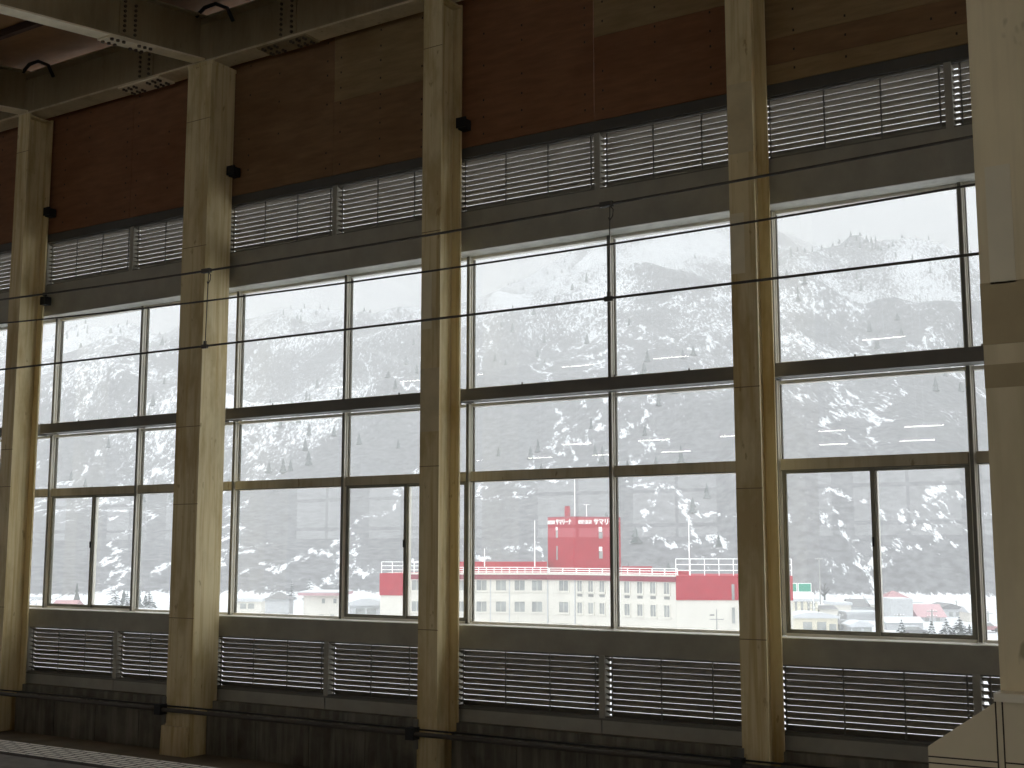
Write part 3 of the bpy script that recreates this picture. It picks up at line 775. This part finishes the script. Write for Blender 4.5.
def block(u0, u1, vt, D, depth, wall, roof, style, label, name='house', eave=.3, vroof=None, windows=()):
    """building facing the camera: walls from the ground to v = vt, then its roof"""
    A, B_ = fl(u0, D), fl(u1, D); t, n = frame(A, B_)
    if t @ RX < 0: t = -t
    w = np.linalg.norm(B_-A); c = (A+B_)/2; zt = (550-vt)/1254*D
    b = thing(name, (c[0], c[1], ZG), label, 'building')
    wl = obox(MB(), c, t, n, w, ZG-.5, zt, -depth, 0).build('walls', wall, b)
    m = MB(); e = eave
    q = lambda a, d, z: tuple(c+t*a+n*d+UPV*z)
    if style == 'flat':
        obox(m, c, t, n, w+2*e, zt, zt+.45, -depth-e, e); m.build('roof', roof, b)
        obox(MB(), c, t, n, w+2*e-.1, zt+.45, zt+.62, -depth-e, e-.05).build('roof_snow', 'snow', b)
    elif style == 'curved':
        vs = []
        K = 8
        for k in range(K+1):
            a = -w/2-e+(w+2*e)*k/K; z = zt+.35+.7*math.sin(math.pi*k/K)
            vs += [q(a, e, z), q(a, -depth-e, z), q(a, -depth-e, zt), q(a, e, zt)]
        fs = []
        for k in range(K):
            for i in range(4): fs.append((k*4+i, (k+1)*4+i, (k+1)*4+(i+1) % 4, k*4+(i+1) % 4))
        fs += [(0, 1, 2, 3), (K*4+3, K*4+2, K*4+1, K*4)]
        m.add(vs, fs).build('roof', roof, b)
    elif style == 'hip':
        zr_ = (550-vroof)/1254*D; h = w/2+e
        m.add([q(-h, e, zt), q(h, e, zt), q(h, -depth-e, zt), q(-h, -depth-e, zt), q(-h*.12, -depth/2, zr_), q(h*.12, -depth/2, zr_)],
              [(0, 1, 5, 4), (1, 2, 5), (2, 3, 4, 5), (3, 0, 4), (3, 2, 1, 0)]).build('roof', roof, b)
    elif style in ('gable', 'gable_side'):
        zr_ = (550-vroof)/1254*D; h = w/2+e
        if style == 'gable':        # ridge parallel to the front
            P_ = [q(-h, e, zt-.1), q(-h, -depth/2, zr_), q(-h, -depth-e, zt-.1)]
            m.prism(P_, (0, 0, 0), t*2*h).build('roof', roof, b)
        else:                       # ridge running away
            P_ = [q(-h, e, zt-.1), q(0, e, zr_), q(h, e, zt-.1)]
            m.prism(P_, (0, 0, 0), -n*(depth+2*e)).build('roof', roof, b)
    for (wu, wv, ww, wh) in windows:
        cc = fl(wu, D); zc = (550-wv)/1254*D
        wf = obox(MB(), cc, t, n, ww+.2, zc-wh/2-.1, zc+wh/2+.1, 0, .06).build('window', wall, b)
        obox(MB(), cc, t, n, ww, zc-wh/2, zc+wh/2, .06, .09).build('pane', 'out_glass', wf)
    return b
block(304, 341, 594.5, 205, 9, 'hotel_white', 'roof_pink', 'flat', 'white house with two small windows below the left hillside', eave=.8, windows=((324, 600, .5, .75), (335.5, 600, .5, .75), (322, 615.5, .6, .7), (333, 615.5, .6, .7), (346, 615.5, .6, .7)))
block(266, 290, 598.5, 212, 4, 'wall_grey', 'roof_grey', 'hip', 'grey hip-roofed pavilion left of the white house', vroof=591.5)
block(238, 262, 600.5, 250, 10, 'hotel_white', 'snow', 'flat', 'low white building with snowy roof left of the pavilion', windows=((244, 605, 1.2, 1.0), (252, 605, 1.2, 1.0)))
block(350, 382, 604.5, 190, 6, 'wall_grey', 'snow', 'curved', 'low shed with curved snowy roof beside the hotel end block', name='shed', windows=((372, 611, 1.4, 1.2), (361, 611, 1.4, 1.2)))
block(54, 76, 604.5, 310, 6, 'wall_grey', 'roof_red', 'gable', 'distant red-roofed building in the lower left window', vroof=599.5)
block(20, 47, 598, 330, 8, 'hotel_white', 'snow', 'flat', 'distant white building at the far left of the village')
block(788, 817, 600.5, 262, 12, 'wall_cream', 'snow', 'flat', 'cream ribbed building under the green road sign', name='building', windows=((795, 606, .5, 2.6), (801, 606, .5, 2.6), (807.5, 606, .5, 2.6), (813, 606, .5, 2.6)))
block(789, 836, 617, 222, 7, 'wall_cream', 'snow', 'curved', 'low cream building with thick snowy roof in front of the ribbed one', name='building', windows=((806, 625, 1.6, 1.6), (820, 625, 1.6, 1.6), (831, 627, 1.2, 1.6)))
block(818, 836, 608, 262, 8, 'hotel_white', 'roof_grey', 'gable', 'white house with grey gable roof right of the ribbed building', vroof=605)
block(833, 850, 604, 285, 9, 'hotel_white', 'snow', 'flat', 'white box house with snow-covered flat roof left of the grey roofs', windows=((845, 613, .7, .9), (838, 613, .7, .9)))
block(851, 875, 606, 300, 10, 'wall_grey', 'roof_grey', 'gable', 'house with broad dark grey gable roof beyond the low sheds', vroof=598.5)
block(846, 888, 613.5, 262, 6, 'wall_grey', 'wall_grey', 'flat', 'long pale grey shed in the middle of the village', name='shed')
block(849, 870, 625.5, 220, 5, 'wall_grey', 'snow', 'curved', 'open garage with snowy roof near the window sill', name='garage', windows=((854.5, 630, 1.5, 1.3), (865.5, 630, 1.3, 1.3)))
block(889.5, 911.5, 600.5, 255, 8, 'wall_grey', 'wall_grey', 'flat', 'plain pale grey block left of the pink roof', name='building', eave=.05)
block(917, 944, 615.5, 258, 9, 'wall_grey', 'roof_pink', 'gable', 'house with wide faded pink roof near the utility pole', vroof=604, windows=((925, 618, .8, .8), (936, 618, .8, .8)))
block(934, 966, 607.5, 275, 9, 'wall_grey', 'roof_grey', 'gable_side', 'grey house with dark gable roof right of the pink roof', vroof=602.5, windows=((956, 613, .8, .9), (949, 613, .8, .9)))
block(886, 908, 597, 322, 8, 'hotel_white', 'roof_red', 'hip', 'far red-roofed house at the foot of the hill', vroof=590.5)
block(885, 921, 621, 226, 5, 'wall_grey', 'snow', 'gable', 'low house under heavy snow in front of the pale grey block', vroof=616)

# road sign on its gantry
c = fl(801.5, 240); za = lambda v: (550-v)/1254*240
rs_ = thing('road_sign', (c[0], c[1], ZG), 'green road sign with white border on a white gantry', 'sign')
obox(MB(), c, RX, -FX, 4.3, za(597.5), za(596.5), -.2, .2).build('gantry_beam', 'letter', rs_)
obox(MB(), c, RX, -FX, 4.3, za(592.5), za(591.7), -.2, .2).build('gantry_beam', 'letter', rs_)
m = MB()
for k in range(6):
    a = c+RX*(-2.1+.7*k); m.bar((a[0], a[1], za(597)), (a[0]+RX[0]*.7, a[1]+RX[1]*.7, za(592)), .09, .09)
m.build('lattice', 'letter', rs_)
for s in (-2.1, 2.1): obox(MB(), c+RX*s, RX, -FX, .22, ZG, za(592), -.11, .11).build('post', 'letter', rs_)
for u0, u1 in ((790.4, 796.6), (797.4, 811)):
    A, B_ = fl(u0, 239.5), fl(u1, 239.5); w = np.linalg.norm(B_-A)
    p = obox(MB(), (A+B_)/2, RX, -FX, w, za(591.2), za(582.2), 0, .1).build('sign_board', 'letter', rs_)
    obox(MB(), (A+B_)/2, RX, -FX, w-.3, za(590.5), za(582.9), .1, .13).build('sign_face', 'sign_green', p)

# utility poles
def pole(u, vt, D, label, arms=2):
    c = fl(u, D); zt = (550-vt)/1254*D
    t = thing('utility_pole', (c[0], c[1], ZG), label, 'pole')
    MB().tube([(c[0], c[1], ZG), (c[0], c[1], zt)], [.19, .12], 8).build('shaft', 'pole', t)
    for k in range(arms):
        a = obox(MB(), c, RX, -FX, 1.9, zt-.5-k*.9, zt-.38-k*.9, -.06, .06).build('cross_arm', 'pole', t)
        m = MB()
        for s in (-.8, -.3, .3, .8): m.tube([tuple(c+RX*s+UPV*(zt-.38-k*.9)), tuple(c+RX*s+UPV*(zt-.15-k*.9))], .06, 6)
        m.build('insulators', 'letter', a)
pole(930.3, 608, 232, 'grey utility pole in front of the pink roof')
pole(897.5, 612, 232, 'grey utility pole beside the low snow-laden house', 1)
pole(837, 612, 232, 'grey utility pole left of the open garage', 1)
pole(819.5, 557, 330, 'tall pale pole rising behind the white gable house', 1)
pole(986, 610, 250, 'grey utility pole at the right edge of the window', 1)
block(838, 846, 622.5, 226, 4, 'wall_grey', 'roof_grey', 'gable', 'tiny shed with grey gable roof left of the open garage', name='shed', vroof=619.5)
block(968, 980, 611, 255, 6, 'hotel_white', 'snow', 'gable', 'white house with steep snowy roof right of the grey gable house', vroof=605.5, windows=((972, 616, .8, .9),))
block(870, 884, 603, 300, 6, 'hotel_white', 'snow', 'gable', 'small white house behind the sliding window stile', vroof=599)
pole(812, 600, 240, 'grey utility pole beside the ribbed building')
pole(915, 603, 270, 'thin utility pole between the pale grey block and the pink roof', 1)
pole(955, 599, 300, 'far utility pole above the grey gable house', 1)
def car(u, v, paint, label):
    D = 17556/(v-550); c = fl(u, D); t = thing('car', (c[0], c[1], ZG), label, 'car')
    def prof(pts, w, name, mat):
        m = MB(); P_ = [tuple(c+RX*a-FX*(w/2)+UPV*(ZG+z)) for a, z in pts]; m.prism(P_, (0, 0, 0), FX*w); return m.build(name, mat, t)
    prof([(-2.1, .35), (2.1, .35), (2.15, .85), (1.2, .98), (-2.05, .98), (-2.15, .7)], 1.7, 'body', paint)
    prof([(-1.9, .98), (1.15, .98), (.5, 1.5), (-1.5, 1.5)], 1.5, 'cabin', 'out_glass')
    prof([(-1.5, 1.5), (.5, 1.5), (.45, 1.62), (-1.45, 1.62)], 1.5, 'roof', 'snow')
    for a in (-1.35, 1.35):
        for d in (-.86, .70):
            q = c+RX*a-FX*d; MB().tube([tuple(q+UPV*(ZG+.33)), tuple(q-FX*.16+UPV*(ZG+.33))], .33, 12).build('wheel', 'black', t)
car(912, 634, 'roof_grey', 'dark car parked near the sill below the pale grey block')
car(984, 630, 'roof_red', 'dull red car at the far right pane above the sill')
# guard rail of the road beyond the village
A, B_ = fl(876, 330), fl(1010, 330); t_, n_ = frame(A, B_); W = np.linalg.norm(B_-A)
g = thing('road_barrier', (*((A+B_)/2)[:2], ZG), 'long pale road barrier beyond the grey and pink houses', 'barrier')
zz = lambda v: (550-v)/1254*330
obox(MB(), (A+B_)/2, t_, n_, W, zz(602), zz(600.8), -.1, .1).build('rail', 'wall_grey', g)
obox(MB(), (A+B_)/2, t_, n_, W, ZG, zz(602), -3, -.3).build('embankment', 'snow', g)
# trees by the village
def conifer(u, v0, v1, D, w, label):
    D = min(345, 17556/(v0-550))
    c = fl(u, D); z0 = (550-v0)/1254*D; z1 = (550-v1)/1254*D
    t = thing('conifer', (c[0], c[1], z0), label, 'tree', 'trees by the village'); H = z1-z0
    MB().tube([(c[0], c[1], z0-1), (c[0], c[1], z0+H*.9)], [.16, .05], 6).build('trunk', 'bark', t)
    m = MB(); s = MB()
    for k in range(9):
        f = k/8; zc = z0+H*(.10+.82*f); r = w*(1.02-f)+.08; nb = 9
        for i in range(nb):
            a = 6.2832*(i+random.random()*.7)/nb; rr = r*random.uniform(.75, 1.15); wd_ = .24*r+.08
            p = np.array((math.cos(a), math.sin(a), 0)); qv = np.array((-p[1], p[0], 0)); b0 = np.array((c[0], c[1], zc))
            tip = b0+p*rr-UPV*(.32*rr); mid = b0+p*rr*.6-UPV*.10*rr
            m.add([b0+UPV*.12, mid+qv*wd_, tip, mid-qv*wd_, mid-UPV*.16], [(0, 1, 4), (1, 2, 4), (2, 3, 4), (3, 0, 4), (0, 3, 2, 1)])
            if random.random() < .45: s.add([b0+UPV*.2, mid+qv*wd_*.7+UPV*.07, tip+UPV*.05, mid-qv*wd_*.7+UPV*.07, mid+UPV*.0], [(0, 1, 4), (1, 2, 4), (2, 3, 4), (3, 0, 4), (0, 3, 2, 1)])
    m.build('foliage', 'needles', t); s.build('branch_snow', 'snow', t)
conifer(899.5, 640, 617, 215, 1.6, 'dark conifer close to the sill below the pale grey block')
conifer(929, 642, 618, 205, 1.5, 'dark conifer below the pink roof')
conifer(944, 640, 616, 235, 2.3, 'wide dark conifer right of the pink roof')
conifer(957, 638, 614, 240, 2.9, 'bushy dark conifer below the grey gable house')
conifer(967, 640, 622, 225, 1.6, 'small conifer near the right window frame')
conifer(256, 616, 603.5, 235, .9, 'small dark conifer beside the low white building')
conifer(292, 600, 579, 280, 1.8, 'snow-dusted conifer behind the grey pavilion roof')
conifer(310, 598, 574, 300, 2.2, 'snow-dusted conifer behind the white house')
conifer(341, 600, 578, 290, 1.9, 'tall conifer beside the window mullion left of the hotel')
conifer(116, 608, 585, 300, 2.6, 'wide conifer in the lower left sliding window')
conifer(128, 608, 590, 310, 2.0, 'small conifer at the right of the lower left sliding window')
conifer(150, 606, 588, 310, 2.3, 'conifer in the pane left of the broad square column')
def bare_tree(u, v0, v1, D, label):
    D = min(345, 17556/(v0-550))
    c = fl(u, D); z0 = (550-v0)/1254*D; z1 = (550-v1)/1254*D; H = z1-z0
    t = thing('bare_tree', (c[0], c[1], z0), label, 'tree', 'trees by the village')
    MB().tube([(c[0], c[1], z0-1), (c[0], c[1], z0+H*.55), (c[0]+.2, c[1], z0+H)], [.34, .22, .08], 6).build('trunk', 'bark', t)
    m = MB()
    for i in range(26):
        f = random.uniform(.3, .95); a = random.random()*6.28; r = H*.30*(1.1-f)+.4
        m.tube([(c[0], c[1], z0+H*f), (c[0]+r*.6*math.cos(a), c[1]+r*.6*math.sin(a), z0+H*f+r*.5), (c[0]+r*math.cos(a), c[1]+r*math.sin(a), z0+H*f+r*1.05)], [.13, .09, .05], 4)
    m.build('branches', 'bark', t)
for u, v0, v1, D, lab in ((824, 602, 583, 330, 'bare tree right of the green road sign'), (836, 601, 585, 340, 'bare tree above the white box house'), (846, 601, 584, 335, 'bare tree left of the tall grey gable roof'),
                     (858, 600, 586, 345, 'bare tree behind the broad grey gable roof'), (868, 600, 585, 340, 'bare tree at the sliding window stile'), (950, 601, 586, 345, 'bare tree behind the grey gable house'), (938, 601, 588, 345, 'bare tree behind the pink roof')):
    bare_tree(u, v0, v1, D, lab)
#==WORLD==
wd = bpy.data.worlds.new('overcast'); C.world = wd; wd.use_nodes = True; nt = wd.node_tree; nt.nodes.clear()
out = N(nt, 'ShaderNodeOutputWorld'); bg = N(nt, 'ShaderNodeBackground'); tc = N(nt, 'ShaderNodeTexCoord'); sp = N(nt, 'ShaderNodeSeparateXYZ')
L(nt, tc.outputs['Generated'], sp.inputs[0])
mr = N(nt, 'ShaderNodeMapRange'); mr.inputs[1].default_value = 0; mr.inputs[2].default_value = 1; mr.inputs[3].default_value = 1.42; mr.inputs[4].default_value = 3.5
L(nt, sp.outputs[2], mr.inputs[0]); bg.inputs[0].default_value = (.965, .985, 1, 1); L(nt, mr.outputs[0], bg.inputs[1]); L(nt, bg.outputs[0], out.inputs[0])

C.view_settings.view_transform = 'Standard'; C.view_settings.look = 'None'; C.view_settings.gamma = 1; C.view_settings.use_curve_mapping = False
C.view_settings.exposure = 0.0
cy = C.cycles
cy.max_bounces = 10; cy.diffuse_bounces = 5; cy.glossy_bounces = 3; cy.transparent_max_bounces = 24; cy.volume_bounces = 1
cy.sample_clamp_indirect = 6; cy.use_denoising = True
